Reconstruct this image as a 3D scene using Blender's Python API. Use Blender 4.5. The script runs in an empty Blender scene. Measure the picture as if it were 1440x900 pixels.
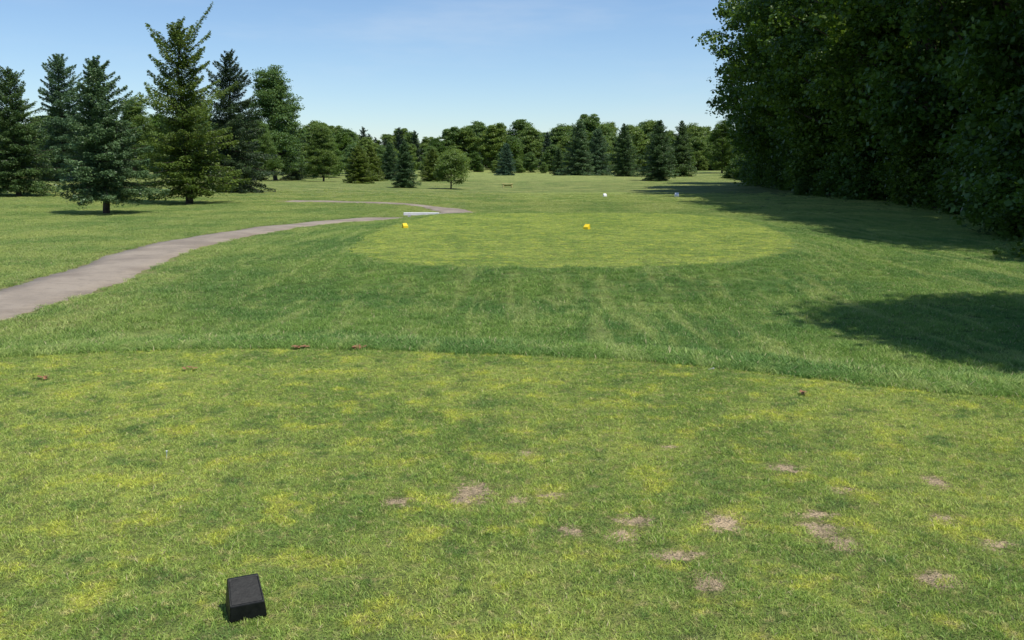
import bpy, math, numpy as np
from mathutils import Vector
R = np.random.RandomState
scene = bpy.context.scene
rad = math.radians

# ---------------------------------------------------------------- helpers
def catmull(pts, closed=True, n=8):
    P = np.array(pts, float); out = []
    m = len(P)
    rng = range(m) if closed else range(m-1)
    for i in rng:
        if closed:
            p0, p1, p2, p3 = P[(i-1) % m], P[i], P[(i+1) % m], P[(i+2) % m]
        else:
            p0, p1, p2, p3 = P[max(i-1, 0)], P[i], P[i+1], P[min(i+2, m-1)]
        for k in range(n):
            t = k/n
            out.append(.5*((2*p1)+(-p0+p2)*t+(2*p0-5*p1+4*p2-p3)*t*t+(-p0+3*p1-3*p2+p3)*t**3))
    if not closed: out.append(P[-1])
    return np.array(out)

def seg_dist(X, Y, poly, closed):
    d = np.full(X.shape, 1e9); m = len(poly)
    for i in range(m if closed else m-1):
        a = poly[i]; b = poly[(i+1) % m]; e = b-a; L = max((e*e).sum(), 1e-9)
        t = np.clip(((X-a[0])*e[0]+(Y-a[1])*e[1])/L, 0, 1)
        d = np.minimum(d, np.hypot(X-a[0]-t*e[0], Y-a[1]-t*e[1]))
    return d

def sdf(X, Y, poly):
    d = seg_dist(X, Y, poly, True); ins = np.zeros(X.shape, bool); m = len(poly)
    for i in range(m):
        a = poly[i]; b = poly[(i+1) % m]
        c = (a[1] > Y) != (b[1] > Y)
        xx = (b[0]-a[0])*(Y-a[1])/((b[1]-a[1]) if abs(b[1]-a[1]) > 1e-9 else 1e-9)+a[0]
        ins ^= c & (X < xx)
    return np.where(ins, d, -d)

TEE1 = catmull([(-4.54,7.70),(-3.7,7.95),(-2.8,8.1),(-1.45,8.08),(-.13,7.85),(.82,7.70),(1.69,7.35),(2.45,6.94),(3.13,6.54),(3.9,6.36),(5.2,6.1),(6.2,5.0),(6.5,2),(6.5,-6),(-6,-6),(-6,2),(-6,6),(-5.4,7.2)])
TEE2 = catmull([(-3.4,18.9),(-2.9,16.7),(-2.0,15.4),(-.9,14.8),(1.2,14.75),(3.4,15.2),(4.7,16.4),(5.6,17.8),(6.5,20.5),(6.9,23.1),(7.1,28.5),(6.2,31),(4.6,32.2),(1,32.3),(-1.8,31.9),(-2.9,29.7),(-3.5,24)])
TEE3 = catmull([(0,50),(4,46.5),(10,46),(14,50),(14.5,60),(12,68),(5,69),(0,64)])
FAIR = catmull([(-16,120),(-4,100),(8,96),(18,105),(24,130),(24,190),(0,210),(-30,200),(-28,150)])
PATH = catmull([(-8.6,-10),(-8.1,0),(-7.2,6),(-6.75,9),(-6.65,11.5),(-6.75,13.2),(-7.05,15.7),(-7.55,18.9),(-7.5,22.1),(-6.85,26.3),(-5.5,29.5),(-4.1,32),(-2.7,35),(-2.4,38),(-3.6,41.0),(-6.5,43),(-11,45)], closed=False)

def ss(a, b, x):
    t = np.clip((x-a)/(b-a), 0, 1); return t*t*(3-2*t)

def height(X, Y):
    X = np.asarray(X, float); Y = np.asarray(Y, float)
    z = np.zeros(np.broadcast(X, Y).shape)
    s1 = sdf(X, Y, TEE1); s2 = sdf(X, Y, TEE2)
    near = 1-ss(30, 60, np.hypot(X, Y))
    plate = np.maximum(ss(-2.6, .2, s1), ss(-3.0, .3, s2))
    z = z - .12*(1-plate)*near
    plate2 = np.maximum(ss(-2.2, .0, s1), ss(-2.4, .1, s2))
    z = z - .20*(1-plate2)*near*ss(-5.6, -3.2, X)
    z = z + 1.15*ss(80, 230, Y)
    z = z + .30*np.sin(X*.09+1.0)*np.sin(Y*.07)*ss(40, 70, Y)
    z = z + .5*ss(12, 40, -X)*ss(20, 60, Y)
    z = z + .016*np.sin(X*1.7+Y*.6)*np.sin(Y*1.3-X*.4)*(1-plate)
    return z

def h1(x, y): return float(height(np.array([float(x)]), np.array([float(y)]))[0])

def mesh_quads(name, V, Q, mi=None, mats=(), smooth=None):
    me = bpy.data.meshes.new(name)
    V = np.asarray(V, np.float32); Q = np.asarray(Q, np.int32)
    me.vertices.add(len(V)); me.vertices.foreach_set("co", V.ravel())
    me.loops.add(Q.size); me.loops.foreach_set("vertex_index", Q.ravel())
    me.polygons.add(len(Q))
    me.polygons.foreach_set("loop_start", np.arange(0, Q.size, 4, dtype=np.int32))
    try: me.polygons.foreach_set("loop_total", np.full(len(Q), 4, np.int32))
    except Exception: pass
    for m in mats: me.materials.append(m)
    if mi is not None: me.polygons.foreach_set("material_index", np.asarray(mi, np.int32))
    if smooth is not None: me.polygons.foreach_set("use_smooth", smooth)
    me.update(calc_edges=True); me.validate()
    return me

def link(o): scene.collection.objects.link(o); return o

def tube(P, rr, n=6):
    P = np.asarray(P, float); m = len(P); V = []; Q = []
    for i in range(m):
        d = P[min(i+1, m-1)]-P[max(i-1, 0)]; d /= (np.linalg.norm(d)+1e-9)
        a = np.cross(d, [0, 0, 1.]) if abs(d[2]) < .95 else np.cross(d, [1., 0, 0])
        a /= np.linalg.norm(a); b = np.cross(d, a)
        for k in range(n):
            t = 2*math.pi*k/n; V.append(P[i]+rr[i]*(math.cos(t)*a+math.sin(t)*b))
    for i in range(m-1):
        for k in range(n):
            Q.append((i*n+k, i*n+(k+1) % n, (i+1)*n+(k+1) % n, (i+1)*n+k))
    return np.array(V), np.array(Q)

class Builder:
    def __init__(s): s.V = []; s.Q = []; s.M = []; s.n = 0
    def add(s, V, Q, m):
        s.V.append(V); s.Q.append(np.asarray(Q)+s.n); s.M.append(np.full(len(Q), m)); s.n += len(V)
    def leaves(s, C, U, W, m=1):
        N = len(C); V = np.stack([C-U, C+W, C+U, C-W], 1).reshape(-1, 3)
        s.add(V, np.arange(4*N).reshape(N, 4), m)
    def mesh(s, name, mats):
        return mesh_quads(name, np.concatenate(s.V), np.concatenate(s.Q), np.concatenate(s.M), mats)

def unit(A): return A/(np.linalg.norm(A, axis=1, keepdims=True)+1e-9)

# ---------------------------------------------------------------- materials
def newmat(name):
    m = bpy.data.materials.new(name); m.use_nodes = True
    nt = m.node_tree; nt.nodes.clear()
    out = nt.nodes.new("ShaderNodeOutputMaterial")
    return m, nt, out

def N(nt, t, **kw):
    n = nt.nodes.new(t)
    for k, v in kw.items(): setattr(n, k, v)
    return n

def noise(nt, vec, scale, detail=3, rough=.55):
    n = N(nt, "ShaderNodeTexNoise"); n.inputs["Scale"].default_value = scale
    n.inputs["Detail"].default_value = detail; n.inputs["Roughness"].default_value = rough
    nt.links.new(vec, n.inputs["Vector"]); return n.outputs["Fac"]

def mr(nt, v, a, b, c=0., d=1., smooth=True):
    n = N(nt, "ShaderNodeMapRange"); n.interpolation_type = 'SMOOTHSTEP' if smooth else 'LINEAR'
    for i, x in enumerate((a, b, c, d)): n.inputs[i+1].default_value = x
    nt.links.new(v, n.inputs[0]); return n.outputs[0]

def mix(nt, f, a, b, mode='MIX'):
    n = N(nt, "ShaderNodeMix", data_type='RGBA', blend_type=mode)
    for s, v in ((n.inputs[0], f), (n.inputs[6], a), (n.inputs[7], b)):
        if isinstance(v, (int, float)): s.default_value = v
        elif isinstance(v, tuple): s.default_value = v if len(v) == 4 else (*v, 1)
        else: nt.links.new(v, s)
    return n.outputs[2]

def math_(nt, op, a, b=0.):
    n = N(nt, "ShaderNodeMath", operation=op)
    for s, v in ((n.inputs[0], a), (n.inputs[1], b)):
        if isinstance(v, (int, float)): s.default_value = v
        else: nt.links.new(v, s)
    return n.outputs[0]

def vscale(nt, vec, sx, sy, sz, rot=0.):
    n = N(nt, "ShaderNodeMapping"); n.inputs["Scale"].default_value = (sx, sy, sz)
    n.inputs["Rotation"].default_value = (0, 0, rot)
    nt.links.new(vec, n.inputs["Vector"]); return n.outputs[0]

# turf colour, shared between ground sheet and blades (world position driven)
def tee_colour(nt, pos):
    a = noise(nt, pos, .55, 4, .6); b = noise(nt, pos, 3.2, 4, .65); c = noise(nt, pos, 17, 3, .6)
    col = mix(nt, mr(nt, a, .38, .62), (.132, .192, .040), (.215, .258, .060))
    col = mix(nt, mr(nt, b, .51, .66, 0, .95), col, (.290, .310, .052))
    col = mix(nt, mr(nt, b, .47, .33), col, (.092, .150, .036))
    col = mix(nt, mr(nt, c, .54, .68, 0, .65), col, (.30, .262, .12))
    col = mix(nt, mr(nt, c, .46, .32, 0, .6), col, (.072, .118, .032))
    return col

def rough_colour(nt, pos):
    a = noise(nt, pos, .35, 4, .6)
    b = noise(nt, vscale(nt, pos, 1.0, .55, 1, .3), 2.6, 4, .65)
    st = noise(nt, vscale(nt, pos, 2.2, .22, 1, -.9), 1.0, 3, .6)
    sp = N(nt, "ShaderNodeSeparateXYZ"); nt.links.new(pos, sp.inputs[0])
    col = mix(nt, mr(nt, a, .38, .62), (.070, .135, .034), (.118, .182, .042))
    col = mix(nt, mr(nt, b, .50, .68, 0, .75), col, (.190, .235, .072))
    col = mix(nt, mr(nt, st, .52, .64, 0, .65), col, (.205, .245, .082))
    f = mr(nt, sp.outputs[1], 16, 48)
    lf = mr(nt, sp.outputs[0], -2, -9)
    w = math_(nt, 'MAXIMUM', f, math_(nt, 'MULTIPLY', lf, .8))
    col2 = mix(nt, mr(nt, a, .35, .65), (.128, .182, .048), (.225, .248, .080))
    col2 = mix(nt, mr(nt, b, .5, .7, 0, .5), col2, (.26, .270, .105))
    return mix(nt, math_(nt, 'MULTIPLY', w, .88), col, col2)

def ground_mat():
    m, nt, out = newmat("turf"); L = nt.links.new
    pos = N(nt, "ShaderNodeNewGeometry").outputs["Position"]
    def at(n): return N(nt, "ShaderNodeAttribute", attribute_name=n).outputs["Fac"]
    wob = math_(nt, 'MULTIPLY', math_(nt, 'SUBTRACT', noise(nt, pos, 5, 4, .6), .5), .30)
    wob2 = math_(nt, 'MULTIPLY', math_(nt, 'SUBTRACT', noise(nt, pos, .6, 4, .6), .5), 1.2)
    tee = tee_colour(nt, pos); rough = rough_colour(nt, pos)
    g1 = noise(nt, pos, 90, 2, .7); g2 = noise(nt, pos, 28, 3, .7); g3 = noise(nt, pos, 4.5, 5, .75); g4 = noise(nt, vscale(nt, pos, 1, .25, 1), .9, 5, .7)
    col = rough
    f3 = mr(nt, math_(nt, 'ADD', at("sd3"), wob2), -.4, .4)
    col = mix(nt, math_(nt, 'MULTIPLY', f3, .7), col, (.245, .30, .080))
    ff = mr(nt, math_(nt, 'ADD', at("sdf"), wob2), -3, 3)
    col = mix(nt, math_(nt, 'MULTIPLY', ff, .6), col, (.245, .285, .088))
    pe = mr(nt, math_(nt, 'ADD', at("sdp"), math_(nt, 'MULTIPLY', wob2, .6)), .95, 1.9, 1, 0)
    col = mix(nt, math_(nt, 'MULTIPLY', pe, .6), col, (.25, .235, .10))
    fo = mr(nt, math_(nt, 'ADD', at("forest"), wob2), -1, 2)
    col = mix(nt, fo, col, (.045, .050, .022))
    tee2c = mix(nt, .4, tee, (.190, .235, .055))
    f2 = mr(nt, math_(nt, 'ADD', at("sd2"), wob), -.08, .10)
    col = mix(nt, f2, col, tee2c)
    f1 = mr(nt, math_(nt, 'ADD', at("sd1"), math_(nt, 'MULTIPLY', wob, .4)), -.02, .03)
    t1 = mix(nt, .25, tee, (.17, .155, .065))
    col = mix(nt, f1, col, t1)
    e = math_(nt, 'ABSOLUTE', math_(nt, 'ADD', at("sd1"), wob))
    col = mix(nt, mr(nt, e, .10, .0, 0, .6), col, (.095, .080, .035))
    wn = noise(nt, pos, 22, 4, .7)
    w = math_(nt, 'ADD', at("wear"), math_(nt, 'MULTIPLY', math_(nt, 'SUBTRACT', wn, .5), 2.2))
    sand = mix(nt, g1, (.30, .225, .145), (.50, .385, .26))
    col = mix(nt, mr(nt, w, .05, .6, 0, .5), col, (.22, .18, .09))
    col = mix(nt, mr(nt, w, .42, .80), col, sand)
    for gg, lo, hi in ((g1, .64, 1.3), (g2, .80, 1.2), (g3, .74, 1.24), (g4, .86, 1.12)):
        col = mix(nt, 1.0, col, mix(nt, mr(nt, gg, .32, .68), (lo, lo*1.02, lo), (hi, hi*.99, hi*.97)), 'MULTIPLY')
    bs = N(nt, "ShaderNodeBsdfPrincipled"); bs.inputs["Roughness"].default_value = .9
    bs.inputs["Specular IOR Level"].default_value = .15
    L(col, bs.inputs["Base Color"])
    bp = N(nt, "ShaderNodeBump"); bp.inputs["Strength"].default_value = .8; bp.inputs["Distance"].default_value = .035
    L(math_(nt, 'ADD', g2, math_(nt, 'MULTIPLY', g1, .6)), bp.inputs["Height"])
    bp2 = N(nt, "ShaderNodeBump"); bp2.inputs["Strength"].default_value = .5; bp2.inputs["Distance"].default_value = .12
    L(g3, bp2.inputs["Height"]); L(bp.outputs[0], bp2.inputs["Normal"]); L(bp2.outputs[0], bs.inputs["Normal"])
    L(bs.outputs[0], out.inputs[0]); return m

def blade_mat(name, fn, gain):
    m, nt, out = newmat(name); L = nt.links.new
    g = N(nt, "ShaderNodeNewGeometry"); col = fn(nt, g.outputs["Position"])
    r = g.outputs["Random Per Island"]
    col = mix(nt, 1.0, col, mix(nt, r, tuple(gain*x for x in (.60, .68, .6)), tuple(gain*x for x in (1.46, 1.38, 1.3))), 'MULTIPLY')
    col = mix(nt, mr(nt, r, .90, .96), col, (.56, .48, .27))
    d = N(nt, "ShaderNodeBsdfPrincipled"); d.inputs["Roughness"].default_value = .55; d.inputs["Specular IOR Level"].default_value = .3
    t = N(nt, "ShaderNodeBsdfTranslucent"); ms = N(nt, "ShaderNodeMixShader"); ms.inputs[0].default_value = .35
    L(col, d.inputs["Base Color"]); L(col, t.inputs[0]); L(d.outputs[0], ms.inputs[1]); L(t.outputs[0], ms.inputs[2])
    L(ms.outputs[0], out.inputs[0]); return m

def leaf_mat(name, dark, light, trans=.25, hue=.12, spec=.3, nscale=.7):
    m, nt, out = newmat(name); L = nt.links.new
    g = N(nt, "ShaderNodeNewGeometry"); tc = N(nt, "ShaderNodeTexCoord"); oi = N(nt, "ShaderNodeObjectInfo")
    n1 = noise(nt, tc.outputs["Object"], nscale, 3, .6)
    f = math_(nt, 'ADD', math_(nt, 'MULTIPLY', g.outputs["Random Per Island"], .5), math_(nt, 'MULTIPLY', mr(nt, n1, .35, .65), .5))
    col = mix(nt, f, dark, light)
    k = oi.outputs["Random"]
    col = mix(nt, 1.0, col, mix(nt, k, (1-hue*1.5, 1-hue*.8, 1+hue), (1+hue*2, 1+hue, 1-hue)), 'MULTIPLY')
    d = N(nt, "ShaderNodeBsdfPrincipled"); d.inputs["Roughness"].default_value = .45; d.inputs["Specular IOR Level"].default_value = spec
    t = N(nt, "ShaderNodeBsdfTranslucent"); ms = N(nt, "ShaderNodeMixShader"); ms.inputs[0].default_value = trans
    L(col, d.inputs["Base Color"]); L(mix(nt, .5, col, (light[0]*1.5, light[1]*1.4, light[2]*.6)), t.inputs[0])
    L(d.outputs[0], ms.inputs[1]); L(t.outputs[0], ms.inputs[2]); L(ms.outputs[0], out.inputs[0]); return m

def simple_mat(name, c1, c2, scale=8, rough=.7, bump=.2, spec=.4):
    m, nt, out = newmat(name); L = nt.links.new
    tc = N(nt, "ShaderNodeTexCoord"); n = noise(nt, tc.outputs["Object"], scale, 5, .65)
    b = N(nt, "ShaderNodeBsdfPrincipled"); b.inputs["Roughness"].default_value = rough; b.inputs["Specular IOR Level"].default_value = spec
    L(mix(nt, mr(nt, n, .3, .7), c1, c2), b.inputs["Base Color"])
    bp = N(nt, "ShaderNodeBump"); bp.inputs["Strength"].default_value = bump; bp.inputs["Distance"].default_value = .01
    L(n, bp.inputs["Height"]); L(bp.outputs[0], b.inputs["Normal"]); L(b.outputs[0], out.inputs[0]); return m

M_turf = ground_mat()
M_bt = blade_mat("tee_blades", tee_colour, 2.2)
M_bt2 = blade_mat("forward_tee_blades", tee_colour, 2.3)
M_br = blade_mat("rough_blades", rough_colour, 2.1)
M_bark = simple_mat("bark", (.05, .04, .032), (.12, .10, .08), 6, .9, .8, .1)
M_spr = leaf_mat("spruce_needles", (.032, .070, .024), (.120, .200, .058), .15)
M_blue = leaf_mat("blue_spruce_needles", (.038, .082, .040), (.125, .215, .098), .12)
M_fir = leaf_mat("norway_needles", (.050, .095, .016), (.180, .250, .045), .22)
M_dark = leaf_mat("dark_spruce_needles", (.018, .040, .020), (.060, .105, .042), .1)
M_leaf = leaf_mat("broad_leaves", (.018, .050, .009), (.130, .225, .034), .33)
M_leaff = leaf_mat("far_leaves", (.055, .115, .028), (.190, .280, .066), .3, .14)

# ---------------------------------------------------------------- ground
def axis(fine, lo, hi, g, end):
    a = list(np.arange(lo, hi+1e-6, fine)); s = fine; x = a[-1]
    while x < end: s = min(s*g, 400); x += s; a.append(x)
    return a
px = axis(.05, 0, 5, 1.035, 3500); xs = np.array([-v for v in px[:0:-1]]+px)
py = axis(.05, 1.5, 8.6, 1.02, 4500)
back = []; s = .06; x = 1.5
while x > -600: s *= 1.15; x -= s; back.append(x)
ys = np.array(back[::-1]+py)
X, Y = np.meshgrid(xs, ys); nx, ny = len(xs), len(ys)
X = X.ravel(); Y = Y.ravel()
Z = height(X, Y)
idx = np.arange(nx*ny).reshape(ny, nx)
Q = np.stack([idx[:-1, :-1], idx[:-1, 1:], idx[1:, 1:], idx[1:, :-1]], -1).reshape(-1, 4)
gme = mesh_quads("ground", np.stack([X, Y, Z], 1), Q, mats=[M_turf], smooth=np.ones(len(Q), bool))
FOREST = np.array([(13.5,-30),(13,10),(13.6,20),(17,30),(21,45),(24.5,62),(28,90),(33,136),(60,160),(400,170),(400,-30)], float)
# worn divots: (x, y, rx, ry)
WEAR = [(-.19,4.35,.08,.12),(-.58,4.22,.06,.05),(.21,4.30,.07,.03),(.02,4.24,.04,.05),(.27,3.86,.045,.07),(.50,3.8,.06,.06),
        (.585,3.98,.08,.055),(1.0,3.96,.075,.095),(1.42,3.87,.08,.07),(1.46,3.72,.06,.07),(.80,3.35,.055,.075),(1.72,3.37,.07,.065),
        (2.25,4.50,.05,.08),(1.70,4.38,.08,.035),(1.51,4.72,.07,.06),(.08,4.98,.04,.06),(2.05,4.0,.05,.04),(.70,3.60,.09,.045),
        (-.25,4.25,.045,.07),(1.45,4.05,.08,.04),(.95,5.1,.05,.03),(2.15,3.7,.06,.045)]
def wear(X, Y):
    w = np.zeros(X.shape)
    for x, y, a, b in WEAR:
        w = np.maximum(w, 1.12-.56*np.sqrt(((X-x)/a)**2+((Y-y)/b)**2)*.9)
    return np.clip(w, -1, 1.1)
for nm, arr in (("sd1", sdf(X, Y, TEE1)), ("sd2", sdf(X, Y, TEE2)), ("sd3", sdf(X, Y, TEE3)), ("sdf", sdf(X, Y, FAIR)),
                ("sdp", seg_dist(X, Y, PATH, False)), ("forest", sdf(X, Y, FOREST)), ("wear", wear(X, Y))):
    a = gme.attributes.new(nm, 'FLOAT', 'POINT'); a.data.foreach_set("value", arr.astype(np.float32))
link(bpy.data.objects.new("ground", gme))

# ---------------------------------------------------------------- cart path
def path_mat():
    m, nt, out = newmat("path_asphalt"); L = nt.links.new
    p = N(nt, "ShaderNodeNewGeometry").outputs["Position"]
    a = noise(nt, p, .8, 5, .6); b = noise(nt, p, 60, 2, .7); c = noise(nt, p, 6, 4, .6)
    col = mix(nt, mr(nt, a, .35, .65), (.21, .172, .130), (.30, .25, .19))
    col = mix(nt, mr(nt, c, .5, .75, 0, .5), col, (.16, .132, .10))
    col = mix(nt, 1., col, mix(nt, b, (.65, .65, .65), (1.35, 1.35, 1.35)), 'MULTIPLY')
    d = N(nt, "ShaderNodeBsdfPrincipled"); d.inputs["Roughness"].default_value = .9; L(col, d.inputs["Base Color"])
    bp = N(nt, "ShaderNodeBump"); bp.inputs["Strength"].default_value = .5; bp.inputs["Distance"].default_value = .01
    L(b, bp.inputs["Height"]); L(bp.outputs[0], d.inputs["Normal"]); L(d.outputs[0], out.inputs[0]); return m
rp = R(3); C = catmull(PATH[::4], False, 12); T = np.gradient(C, axis=0); T /= np.linalg.norm(T, axis=1)[:, None]
Nn = np.stack([-T[:, 1], T[:, 0]], 1); rows = []
s_ = np.arange(len(C))
wl = .68+.05*np.sin(s_*.31)+.03*rp.randn(len(C)); wr = .68+.05*np.sin(s_*.23+2)+.03*rp.randn(len(C))
for off, dz in ((-1.04, -.10), (-1, .012), (-.5, .03), (0, .035), (.5, .03), (1, .012), (1.04, -.10)):
    w = (wl if off < 0 else wr)*off; p = C+Nn*w[:, None]
    rows.append(np.column_stack([p, height(p[:, 0], p[:, 1])+dz]))
V = np.stack(rows, 1).reshape(-1, 3); k = 7; ii = np.arange(len(C)*k).reshape(-1, k)
Qp = np.stack([ii[:-1, :-1], ii[1:, :-1], ii[1:, 1:], ii[:-1, 1:]], -1).reshape(-1, 4)
link(bpy.data.objects.new("cart_path", mesh_quads("cart_path", V, Qp[:, ::-1], mats=[path_mat()], smooth=np.ones(len(Qp), bool))))

# ---------------------------------------------------------------- instancing
def scatter(name, pts, rots, scl, meshes, seed=0):
    col = bpy.data.collections.new(name+"_source")
    for i, me in enumerate(meshes):
        col.objects.link(bpy.data.objects.new("%s_part_%02d" % (name, i), me))
    me = bpy.data.meshes.new(name); me.vertices.add(len(pts)); me.vertices.foreach_set("co", np.asarray(pts, np.float32).ravel())
    a = me.attributes.new("rot", 'FLOAT_VECTOR', 'POINT'); a.data.foreach_set("vector", np.asarray(rots, np.float32).ravel())
    a = me.attributes.new("scl", 'FLOAT', 'POINT'); a.data.foreach_set("value", np.asarray(scl, np.float32))
    ob = link(bpy.data.objects.new(name, me))
    ng = bpy.data.node_groups.new(name, 'GeometryNodeTree')
    ng.interface.new_socket("Geometry", in_out='INPUT', socket_type='NodeSocketGeometry')
    ng.interface.new_socket("Geometry", in_out='OUTPUT', socket_type='NodeSocketGeometry')
    n = ng.nodes; gi = n.new("NodeGroupInput"); go = n.new("NodeGroupOutput"); ip = n.new("GeometryNodeInstanceOnPoints")
    ci = n.new("GeometryNodeCollectionInfo"); ci.inputs[0].default_value = col; ci.inputs["Separate Children"].default_value = True; ci.inputs["Reset Children"].default_value = True
    r = n.new("GeometryNodeInputNamedAttribute"); r.data_type = 'FLOAT_VECTOR'; r.inputs[0].default_value = "rot"
    s = n.new("GeometryNodeInputNamedAttribute"); s.data_type = 'FLOAT'; s.inputs[0].default_value = "scl"
    rv = n.new("FunctionNodeRandomValue"); rv.data_type = 'INT'
    for soc in rv.inputs:
        if soc.type == 'INT' and soc.name == 'Min': soc.default_value = 0
        if soc.type == 'INT' and soc.name == 'Max': soc.default_value = len(meshes)-1
        if soc.name == 'Seed': soc.default_value = seed
    l = ng.links.new
    l(gi.outputs[0], ip.inputs["Points"]); l(ci.outputs[0], ip.inputs["Instance"]); ip.inputs["Pick Instance"].default_value = True
    l([o for o in rv.outputs if o.type == 'INT'][0], ip.inputs["Instance Index"])
    l([o for o in r.outputs if o.enabled][0], ip.inputs["Rotation"]); l([o for o in s.outputs if o.enabled][0], ip.inputs["Scale"])
    l(ip.outputs[0], go.inputs[0])
    md = ob.modifiers.new("scatter", 'NODES'); md.node_group = ng
    return ob

# ---------------------------------------------------------------- grass
def grass_patch(name, size, n, hl, w, lean, mat, seed):
    r = R(seed); x = (r.rand(n)-.5)*size; y = (r.rand(n)-.5)*size
    keep = np.hypot(x, y) < size*.5*(1.1+.25*r.rand(n)); x, y = x[keep], y[keep]; n = len(x)
    h = hl*(.55+.7*r.rand(n)); az = r.rand(n)*6.283; le = lean*(.3+r.rand(n))
    D = np.stack([np.cos(az), np.sin(az)], 1)*le[:, None]*h[:, None]
    fa = r.rand(n)*6.283; W = np.stack([np.cos(fa), np.sin(fa), 0*fa], 1)*w*(.6+.8*r.rand(n))[:, None]*.5
    B = np.stack([x, y, 0*x-.004], 1); Mid = B+np.column_stack([D*.35, h*.6]); Tp = B+np.column_stack([D, h])
    V = np.stack([B-W, B+W, Mid+W*.8, Mid-W*.8, Tp+W*.15, Tp-W*.15], 1).reshape(-1, 3)
    q = np.arange(n)[:, None]*6
    Qq = np.concatenate([q+np.array([[0, 1, 2, 3]]), q+np.array([[3, 2, 4, 5]])])
    return mesh_quads(name, V, Qq, mats=[mat])

def jitter_grid(x0, x1, y0, y1, s, r):
    gx, gy = np.meshgrid(np.arange(x0, x1, s), np.arange(y0, y1, s)); gx = gx.ravel(); gy = gy.ravel()
    return gx+(r.rand(len(gx))-.5)*s, gy+(r.rand(len(gx))-.5)*s

r = R(5)
gx, gy = jitter_grid(-6.2, 6.6, 1.6, 8.4, .065, r)
k = (np.abs(gx) < gy*.62+1.0); gx, gy = gx[k], gy[k]
s1 = sdf(gx, gy, TEE1); wv = wear(gx, gy)
k = (s1 > .0) & (r.rand(len(gx)) > np.clip((wv-.2)*1.6, 0, .95)); gx, gy = gx[k], gy[k]
n = len(gx)
scatter("tee_grass", np.column_stack([gx, gy, height(gx, gy)]), np.column_stack([(r.rand(n)-.5)*.2, (r.rand(n)-.5)*.2, r.rand(n)*6.28]), .75+.6*r.rand(n),
        [grass_patch("tee_tuft%d" % i, .10, 130, .013, .0028, 1.2, M_bt, 20+i) for i in range(5)])
gx, gy = jitter_grid(-4, 8, 14, 33, .13, r)
k = (sdf(gx, gy, TEE2)+.10*r.randn(len(gx)) > .03); gx, gy = gx[k], gy[k]; n = len(gx)
scatter("forward_tee_grass", np.column_stack([gx, gy, height(gx, gy)]), np.column_stack([(r.rand(n)-.5)*.1, (r.rand(n)-.5)*.1, r.rand(n)*6.28]), .8+.5*r.rand(n),
        [grass_patch("ftee_tuft%d" % i, .20, 110, .011, .006, 1.6, M_bt2, 30+i) for i in range(4)])
gx, gy = jitter_grid(-42, 30, 4.5, 66, .2, r)
k = (np.abs(gx) < gy*.62+2.5); gx, gy = gx[k], gy[k]
s1 = sdf(gx, gy, TEE1)
k = (s1 < -.03) & (sdf(gx, gy, TEE2) < -.04) & (seg_dist(gx, gy, PATH, False) > .78) & (r.rand(len(gx)) < 1-.97*ss(22, 66, gy))
gx, gy, s1 = gx[k], gy[k], s1[k]; n = len(gx)
sc = (.65+.6*r.rand(n))*(1+.35*ss(-.6, -.1, s1))
P1 = catmull(TEE1, True, 12); P1 = P1[(P1[:, 1] > 5.5)]
ex = P1+r.randn(len(P1), 2)*.05; ex = ex[(sdf(ex[:, 0], ex[:, 1], TEE1) < .0)]
ax_ = np.concatenate([gx, ex[:, 0]]); ay_ = np.concatenate([gy, ex[:, 1]]); n = len(ax_)
sc = np.concatenate([sc, .7+.5*r.rand(len(ex))])
scatter("rough_grass", np.column_stack([ax_, ay_, height(ax_, ay_)]), np.column_stack([(r.rand(n)-.5)*.15, (r.rand(n)-.5)*.15, r.rand(n)*6.28]), sc,
        [grass_patch("rough_tuft%d" % i, .30, 270, .033, .0055, 1.1, M_br, 40+i) for i in range(5)])

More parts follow.
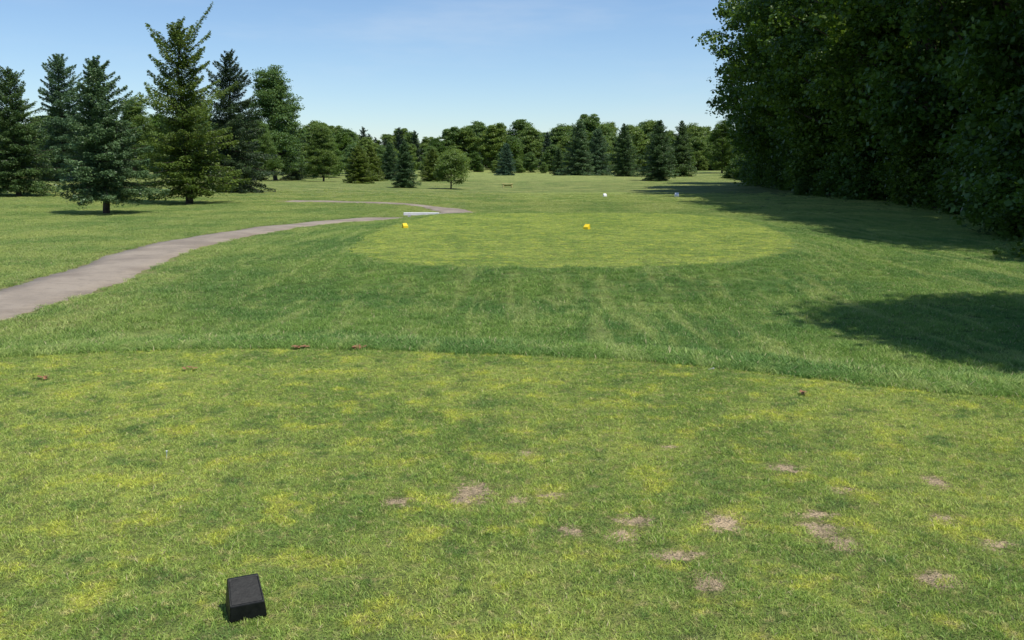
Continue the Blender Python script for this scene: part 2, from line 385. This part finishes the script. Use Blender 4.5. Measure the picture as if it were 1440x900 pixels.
# ---------------------------------------------------------------- trees
def spruce(name, h, Rr, seed, mat, dens=150, open_=0., nl=.10, skirt=.07, up=0.):
    r = R(seed); B = Builder()
    tr = np.array([[r.randn()*.01*h*(t > .1), r.randn()*.008*h*(t > .1), t*h] for t in np.linspace(0, 1, 9)])
    tr[0, 2] = -.3
    B.add(*tube(tr, [.022*h*(1-.96*t)+.006 for t in np.linspace(0, 1, 9)], 8), 0)
    z = skirt*h; Cs = []; Us = []; Ws = []
    az0 = 0
    lop = 1+.16*np.sin(np.linspace(0, 6.28, 16)+r.rand()*6)+.1*r.randn(16)
    while z < h*.985:
        f = z/h; nb = int(round(6+4*(1-f)))
        band = 1+open_*.5*r.randn()
        for b in range(nb):
            az = az0+6.283*b/nb+r.randn()*.25; zz = z+r.randn()*.012*h
            prof = (1-f)**.74*(.40+.60*min(1, (f-skirt+.05)/.10))
            L = Rr*prof*r.uniform(.72, 1.12)*band*lop[int(az/6.283*16) % 16]+.02*h*.5
            if r.rand() < .10*open_*3: L *= .45
            L = max(L, .05)
            pit = math.tan(rad(-16+62*f**1.3+up+r.randn()*5))
            o = np.array([math.cos(az), math.sin(az), 0]); tg = np.array([-o[1], o[0], 0])
            def P(s): return s[:, None]*L*o+np.outer(zz+s*L*pit-.20*L*s*s*(1-f)+.16*L*s**3, [0, 0, 1])+np.array([0, 0, 0])
            if L > .35:
                B.add(*tube(P(np.linspace(0, .85, 4)), [.006*h*(1-f)*.6+.008, .012, .009, .005], 4), 0)
            m = int(L*dens)+6; s = r.rand(m)**.7*.95+.05
            lat = (r.rand(m)-.5)*2*((1-s)*.45*L+.10*min(1, L)+.02)
            c = P(s)+lat[:, None]*tg-np.abs(lat)[:, None]*.35*o
            c[:, 2] -= np.abs(r.randn(m))*(.045+.03*L)+np.abs(lat)*.12
            d = o*.75+np.sign(lat)[:, None]*tg*.7+r.randn(m, 3)*.38; d[:, 2] -= .12; d = unit(d)
            w = unit(np.cross(d, r.randn(m, 3)+np.array([0, 0, 1.2])))
            ln = nl*r.uniform(.6, 1.3, m)
            Cs.append(c); Us.append(d*ln[:, None]*.5); Ws.append(w*ln[:, None]*.2)
        az0 += r.rand()*2; z += h*(.025+.008*r.rand())*(1+.4*open_)
    m = 30; c = np.zeros((m, 3)); c[:, 2] = h*(.95+.06*r.rand(m)); c[:, :2] += r.randn(m, 2)*.03
    d = unit(r.randn(m, 3)*.5+[0, 0, 1.]); Cs.append(c); Us.append(d*nl*.6); Ws.append(unit(np.cross(d, r.randn(m, 3)))*nl*.15)
    B.leaves(np.concatenate(Cs), np.concatenate(Us), np.concatenate(Ws))
    return B.mesh(name, [M_bark, mat])

def broadleaf(name, h, Rr, seed, mat, clumps=420, per=110, leaf=.13, base=.12, cone=0., cr=.55):
    r = R(seed); B = Builder()
    lean = r.randn(2)*.02*h
    tr = np.array([[lean[0]*t+r.randn()*.006*h, lean[1]*t+r.randn()*.006*h, h*.85*t] for t in np.linspace(0, 1, 8)]); tr[0, 2] = -.4
    B.add(*tube(tr, [.019*h*(1-.85*t)+.01 for t in np.linspace(0, 1, 8)], 8), 0)
    nl = 15; lobes = []
    for i in range(nl):
        f = (i+.5)/nl; zc = h*(base+.10+(1-base-.22)*f)
        prof = math.sin(math.pi*min(1, (.18+.82*f)))**.6*(1-cone)+cone*(1-f)
        a = i*2.4+r.randn()*.4; q = Rr*.60*prof*r.uniform(.7, 1.2)
        lobes.append((math.cos(a)*q, math.sin(a)*q, zc, Rr*(.30+.16*r.rand())*(.6+.4*prof)))
    lobes.append((0, 0, h*.86, Rr*.36))
    Cc = []
    for i in range(clumps):
        l = lobes[r.randint(len(lobes))]; d = r.randn(3); d /= np.linalg.norm(d); q = l[3]*(.55+.5*r.rand()**.6)
        p = np.array([l[0], l[1], l[2]])+d*q*np.array([1, 1, .85]); p[2] = min(max(p[2], h*base*.8), h*1.0); Cc.append(p)
    Cc = np.array(Cc)
    for i in range(0, clumps, max(1, clumps//42)):
        t = np.clip((Cc[i][2]/(h*.85))-.22*r.uniform(.6, 1.4), .12, .97); ti = t*7; i0 = int(ti); q = ti-i0
        s = tr[i0]*(1-q)+tr[min(i0+1, 7)]*q; e = Cc[i]; md = (s+e)/2+np.array([0, 0, .06*h*(r.rand()-.2)])
        B.add(*tube([s, md, e], [.0065*h*(1-t*.6), .004*h*(1-t*.5), .015], 5), 0)
    cs = cr*Rr/5*r.uniform(.6, 1.4, clumps)
    nper = (per*r.uniform(.5, 1.5, clumps)).astype(int); ix = np.repeat(np.arange(clumps), nper); m = len(ix)
    d = unit(r.randn(m, 3)); c = Cc[ix]+d*(cs[ix]*r.rand(m)**.5)[:, None]*np.array([1.35, 1.35, .55])
    c[:, 2] -= .12*cs[ix]
    u = r.randn(m, 3); u[:, 2] = u[:, 2]*.6-.25; u = unit(u); nrm = unit(d*.6+r.randn(m, 3)*.6+[0, 0, .9]); w = unit(np.cross(u, nrm))
    s = leaf*r.uniform(.6, 1.35, m)
    B.leaves(c, u*s[:, None]*.5, w*s[:, None]*.36)
    return B.mesh(name, [M_bark, mat])

def place(name, me, x, y, rot=0., s=1., sz=None, dz=0.):
    o = link(bpy.data.objects.new(name, me)); o.location = (x, y, h1(x, y)+dz-.02); o.rotation_euler = (0, 0, rot)
    o.scale = (s, s, sz or s); return o

# left-hand conifers
place("spruce_tree", spruce("spruce_a", 6.4, 2.4, 1, M_spr, 200, 0, .11, .11), -25.3, 46, .3)
place("blue_spruce_tree", spruce("spruce_b", 5.7, 2.0, 21, M_blue, 260, 0, .10, .15), -15.3, 33.6, 1.2)
place("norway_spruce_tree", spruce("spruce_c", 8.0, 2.7, 3, M_fir, 200, .6, .13, .10, 6), -15.0, 41.5, 2.2)
place("spruce_tree", spruce("spruce_d", 8.4, 3.0, 4, M_dark, 200, .25, .12, .07), -17.3, 56, 4.2)
place("blue_spruce_tree", spruce("spruce_e", 8.8, 3.3, 5, M_blue, 170, .2, .14), -32.2, 65, 2)
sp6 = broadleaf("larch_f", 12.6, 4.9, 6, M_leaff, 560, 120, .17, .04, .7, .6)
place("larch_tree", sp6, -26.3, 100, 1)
place("larch_tree", sp6, -21.0, 100, 3, .5)
place("larch_tree", sp6, -30.5, 88, 5, .62)
place("larch_tree", sp6, -35, 84, 2, .6)
place("larch_tree", sp6, -23.5, 84, 2, .45)
place("larch_tree", sp6, -40, 80, 4, .5)
# middle-distance trees
midg = spruce("spruce_g", 4.2, 1.5, 8, M_spr, 170, .2, .11)
midb = spruce("spruce_h", 5, 2.1, 9, M_blue, 130, .1, .13)
midy = spruce("spruce_i", 3.6, 1.7, 10, M_fir, 160, .2, .12, .04)
smal = broadleaf("small_tree_j", 3.2, 1.7, 11, M_leaff, 190, 100, .10, .22, 0, 1.1)
place("spruce_tree", midg, -8.8, 73.5, 0, .9)
place("spruce_tree", midy, -15.0, 88, 0, 1.0)
place("spruce_tree", midy, -16.3, 104, 2, 1.1)
place("spruce_tree", midg, -15.2, 112, 1, 1.1)
place("spruce_tree", midy, -8.6, 98, 3, .95)
place("maple_tree", smal, -5.0, 73.5, 0, .95)
place("maple_tree", smal, -6.4, 100, 2, 1.1)
place("blue_spruce_tree", midb, -.8, 136, 0, .95)
place("blue_spruce_tree", midb, 9.6, 128, 1, 1.5)
place("blue_spruce_tree", midb, 12.6, 134, 3, 1.35)
place("spruce_tree", midg, 7.2, 138, 3, 1.0)
bigd = spruce("spruce_k", 6.4, 2.5, 12, M_spr, 130, .2, .14)
place("spruce_tree", bigd, 16.0, 98, 1, 1.0)
place("spruce_tree", bigd, 19.6, 122, 2, 1.15)
place("spruce_tree", bigd, 14.6, 118, 4, 1.05)
place("spruce_tree", bigd, 24.0, 128, 5, 1.2)

# right-hand woodland
oak = [broadleaf("oak_%d" % i, 17.5, 6.0, 60+i, M_leaf, 600, 115, .21, .03, 0, .66) for i in range(3)]
r = R(12)
edge = [(18.6,22,.95),(19.0,29,1.0),(19.4,36,1.03),(19.8,43,1.05),(19.9,50,1.08),(20.6,58,1.12),(21.6,66,1.15),(23.4,75,1.18),(27.0,86,1.1)]
for i, (x, y, s) in enumerate(edge):
    place("oak_tree", oak[i % 3], x, y, r.rand()*6.28, s, s*r.uniform(1.0, 1.15))
far = [(33,97,.75),(37,108,.66),(40,120,.6),(36.5,134,.55),(34,146,.5)]
for x, y, s in far: place("oak_tree", oak[r.randint(3)], x, y, r.rand()*6, s)
place("oak_tree", oak[1], 11.6, 7.9, .6, .82, .84)
pts = []
for row in range(1, 5):
    for y in np.arange(14, 150, 6.5):
        xb = np.interp(y, [10, 20, 50, 80, 120, 150], [19, 20, 22.5, 28, 43, 60])
        pts.append((xb+row*6.2+r.randn()*1.2, y+r.randn()*1.5, r.uniform(.85, 1.08)*(1-.35*ss(85, 120, y))))
pts = np.array(pts); n = len(pts)
scatter("woodland_trees", np.column_stack([pts[:, 0], pts[:, 1], height(pts[:, 0], pts[:, 1])]), np.column_stack([np.zeros(n), np.zeros(n), r.rand(n)*6.28]), pts[:, 2], oak, 3)
bush = [broadleaf("bush_%d" % i, 3.0, 1.7, 80+i, M_leaf, 130, 90, .13, .02, 0, 1.3) for i in range(2)]
pts = []
for y in np.arange(12, 125, .95):
    xb = np.interp(y, FOREST[1:8, 1], FOREST[1:8, 0])-3.4*float(ss(38, 55, y))*(1-float(ss(85, 100, y)))
    for k2 in range(4): pts.append((xb+.3+k2*1.6+r.randn()*.8, y+r.randn()*.5, r.uniform(.35, 1.4)*(1+.35*k2)))
pts = np.array(pts); n = len(pts)
scatter("woodland_undergrowth", np.column_stack([pts[:, 0], pts[:, 1], height(pts[:, 0], pts[:, 1])-.15]), np.column_stack([np.zeros(n), np.zeros(n), r.rand(n)*6.28]), pts[:, 2], bush, 4)

# distant tree line
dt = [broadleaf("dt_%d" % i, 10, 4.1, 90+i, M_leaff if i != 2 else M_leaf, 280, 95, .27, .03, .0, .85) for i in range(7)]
dt.append(spruce("dt_s", 9.5, 2.8, 95, M_dark, 70, .3, .22))
pts = []
for row, (y0, sm) in enumerate(((178, .70), (190, .84), (204, .96), (222, 1.03))):
    for x in np.arange(-130, 95, 3.7):
        u = 720+1247*x/y0; k3 = 1+.14*math.exp(-((u-800)/90)**2)-.12*math.exp(-((u-560)/60)**2)
        if row == 0 and r.rand() < .25: continue
        pts.append((x+r.randn()*1.4, y0+r.randn()*3, sm*k3*r.uniform(.68, 1.17)))
for x in np.arange(-130, -27, 3.2):
    for y0 in (100, 108):
        pts.append((x+r.randn()*1.2, y0+r.randn()*2, r.uniform(.5, .8)))
for x, y in ((-22, 128), (-25, 122), (-27, 116), (-20, 140), (-17, 150), (-24, 135)):
    pts.append((x, y, r.uniform(.45, .62)))
for x in np.arange(-60, 60, 2.4): pts.append((x+r.randn(), 171+r.randn()*3.5, r.uniform(.18, .42)))
pts = np.array(pts); n = len(pts)
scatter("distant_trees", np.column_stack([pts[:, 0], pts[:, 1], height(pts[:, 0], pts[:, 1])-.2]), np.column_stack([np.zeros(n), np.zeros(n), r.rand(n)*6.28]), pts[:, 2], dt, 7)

# ---------------------------------------------------------------- tee markers
def marker_mesh(name, mat):
    import bmesh
    bm = bmesh.new()
    prof = [(-.070, 0), (.060, 0), (.056, .118), (.030, .126), (-.068, .062)]
    L = []; Rr_ = []
    for y, z in prof:
        w = .068-.012*(z/.124); L.append(bm.verts.new((-w, y, z))); Rr_.append(bm.verts.new((w, y, z)))
    bm.faces.new(L); bm.faces.new(Rr_[::-1]); n = len(prof)
    for i in range(n):
        bm.faces.new((L[i], Rr_[i], Rr_[(i+1) % n], L[(i+1) % n]))
    bmesh.ops.recalc_face_normals(bm, faces=bm.faces)
    sl = [f for f in bm.faces if f.normal.y < -.3 and f.normal.z > .3]
    if sl:
        bmesh.ops.inset_region(bm, faces=sl, thickness=.010, depth=-.003)
    me = bpy.data.meshes.new(name); bm.to_mesh(me); bm.free(); me.materials.append(mat); return me
def marker(mat, x, y, rot, s=1., tilt=0., dz=0.):
    o = link(bpy.data.objects.new("tee_marker", marker_mesh("tee_marker", mat)))
    o.location = (x, y, h1(x, y)+dz); o.rotation_euler = (tilt, 0, rot); o.scale = (s, s, s)
    b = o.modifiers.new("bevel", 'BEVEL'); b.width = .004; b.segments = 2; b.limit_method = 'ANGLE'
M_blk = simple_mat("black_plastic", (.002, .0025, .0025), (.009, .010, .009), 30, .5, .15, .25)
M_yel = simple_mat("yellow_plastic", (.75, .52, .01), (.85, .62, .03), 12, .5, .1)
M_wht = simple_mat("white_paint", (.72, .72, .70), (.85, .85, .83), 9, .5, .1)
marker(M_blk, -1.0, 3.10, rad(24), 1.0, 0, .004)
marker(M_yel, -2.92, 24.3, rad(25), 1.05)
marker(M_yel, 2.0, 23.8, rad(-30), 1.1)
marker(M_wht, 5.5, 53, rad(10), 1.5)
marker(M_wht, 9.75, 53, rad(-12), 2.0)

def boxes(name, parts, mat, loc, rot):
    import bmesh
    bm = bmesh.new()
    for (cx, cy, cz, sx, sy, sz) in parts:
        g = bmesh.ops.create_cube(bm, size=1.)
        for v in g['verts']: v.co = Vector((v.co.x*sx+cx, v.co.y*sy+cy, v.co.z*sz+cz))
    me = bpy.data.meshes.new(name); bm.to_mesh(me); bm.free(); me.materials.append(mat)
    o = link(bpy.data.objects.new(name, me)); o.location = loc; o.rotation_euler = (0, 0, rot)
    b = o.modifiers.new("bevel", 'BEVEL'); b.width = .006; b.segments = 2
    return o
zp = min(h1(-3.9, 33), h1(-2.8, 33))
boxes("white_plank", [(0, 0, .15, 1.3, .20, .10), (-.45, 0, .045, .10, .14, .11), (.45, 0, .045, .10, .14, .11), (.42, .16, .12, .80, .06, .06)], M_wht, (-3.35, 33.0, zp+.03), rad(-3))
M_tan = simple_mat("weathered_yellow_wood", (.45, .40, .14), (.6, .55, .24), 6, .7)
boxes("low_bench", [(0, 0, .33, 1.0, .3, .06), (-.38, 0, .15, .10, .26, .30), (.38, 0, .15, .10, .26, .30), (0, .12, .18, .66, .04, .12)], M_tan, (-.4, 79, h1(-.4, 79)), rad(10))

# golf tee peg
V1, Q1 = tube([(0, 0, -.01), (0, 0, .03), (.001, 0, .045), (.001, 0, .05)], [.0015, .002, .004, .006], 10)
o = link(bpy.data.objects.new("golf_tee", mesh_quads("golf_tee", V1, Q1, mats=[M_wht]))); o.location = (-1.98, 4.88, 0); o.rotation_euler = (.15, .1, 0)
o = link(bpy.data.objects.new("golf_tee", o.data)); o.location = (1.62, 7.15, .0); o.rotation_euler = (1.2, .1, 1.)

# fallen leaves
r = R(77); Bl = Builder(); M_dl = simple_mat("dry_leaf", (.16, .07, .03), (.32, .17, .08), 20, .8)
for x, y in [(-1.98,7.98),(-1.44,7.95),(-1.40,7.97),(-3.7,6.8),(-2.65,7.1),(2.16,6.3),(-1.9,8.0)]:
    m = 4; c = np.array([[x, y, h1(x, y)+.026]])+r.randn(m, 3)*[.03, .02, .004]
    u = unit(r.randn(m, 3)*[1, 1, .25]); w = unit(np.cross(u, r.randn(m, 3)*.2+[0, 0, 1])); Bl.leaves(c, u*.036, w*.020, 0)
link(bpy.data.objects.new("fallen_leaves", Bl.mesh("fallen_leaves", [M_dl])))

# ---------------------------------------------------------------- light
EL, AZ = 64, 122   # azimuth clockwise from +Y
sun = bpy.data.lights.new("sun", 'SUN'); sun.energy = 5.0; sun.angle = rad(.53); sun.color = (1, .955, .88)
so = link(bpy.data.objects.new("sun", sun))
d = Vector((math.sin(rad(AZ))*math.cos(rad(EL)), math.cos(rad(AZ))*math.cos(rad(EL)), math.sin(rad(EL))))
so.rotation_euler = d.to_track_quat('Z', 'Y').to_euler(); so.location = (20, -10, 60)
w = bpy.data.worlds.new("World"); scene.world = w; w.use_nodes = True; nt = w.node_tree; nt.nodes.clear()
sky = nt.nodes.new("ShaderNodeTexSky"); sky.sky_type = 'NISHITA'; sky.sun_disc = False
sky.sun_elevation = rad(EL); sky.sun_rotation = rad(AZ); sky.air_density = 1.0; sky.dust_density = .15; sky.ozone_density = 2.5
bg = nt.nodes.new("ShaderNodeBackground"); bg.inputs[1].default_value = .13
ou = nt.nodes.new("ShaderNodeOutputWorld")
tc = nt.nodes.new("ShaderNodeTexCoord")
cl = noise(nt, vscale(nt, tc.outputs["Generated"], 1.2, 1.2, 7, .5), 2.2, 6, .6)
skc = mix(nt, 1.0, sky.outputs[0], (.86, .95, 1.06), 'MULTIPLY')
col = mix(nt, mr(nt, cl, .46, .8, 0, .28), skc, (5.4, 6.1, 6.9))
nt.links.new(col, bg.inputs[0]); nt.links.new(bg.outputs[0], ou.inputs[0])

# ---------------------------------------------------------------- camera
cam = bpy.data.cameras.new("camera"); cam.lens = 31.2; cam.sensor_width = 36; cam.clip_end = 8000; cam.clip_start = .05
co = link(bpy.data.objects.new("camera", cam)); co.location = (0, 0, 1.65); co.rotation_euler = (rad(90-9.8), 0, 0)
scene.camera = co
scene.view_settings.view_transform = 'Standard'; scene.view_settings.look = 'None'; scene.view_settings.exposure = 0
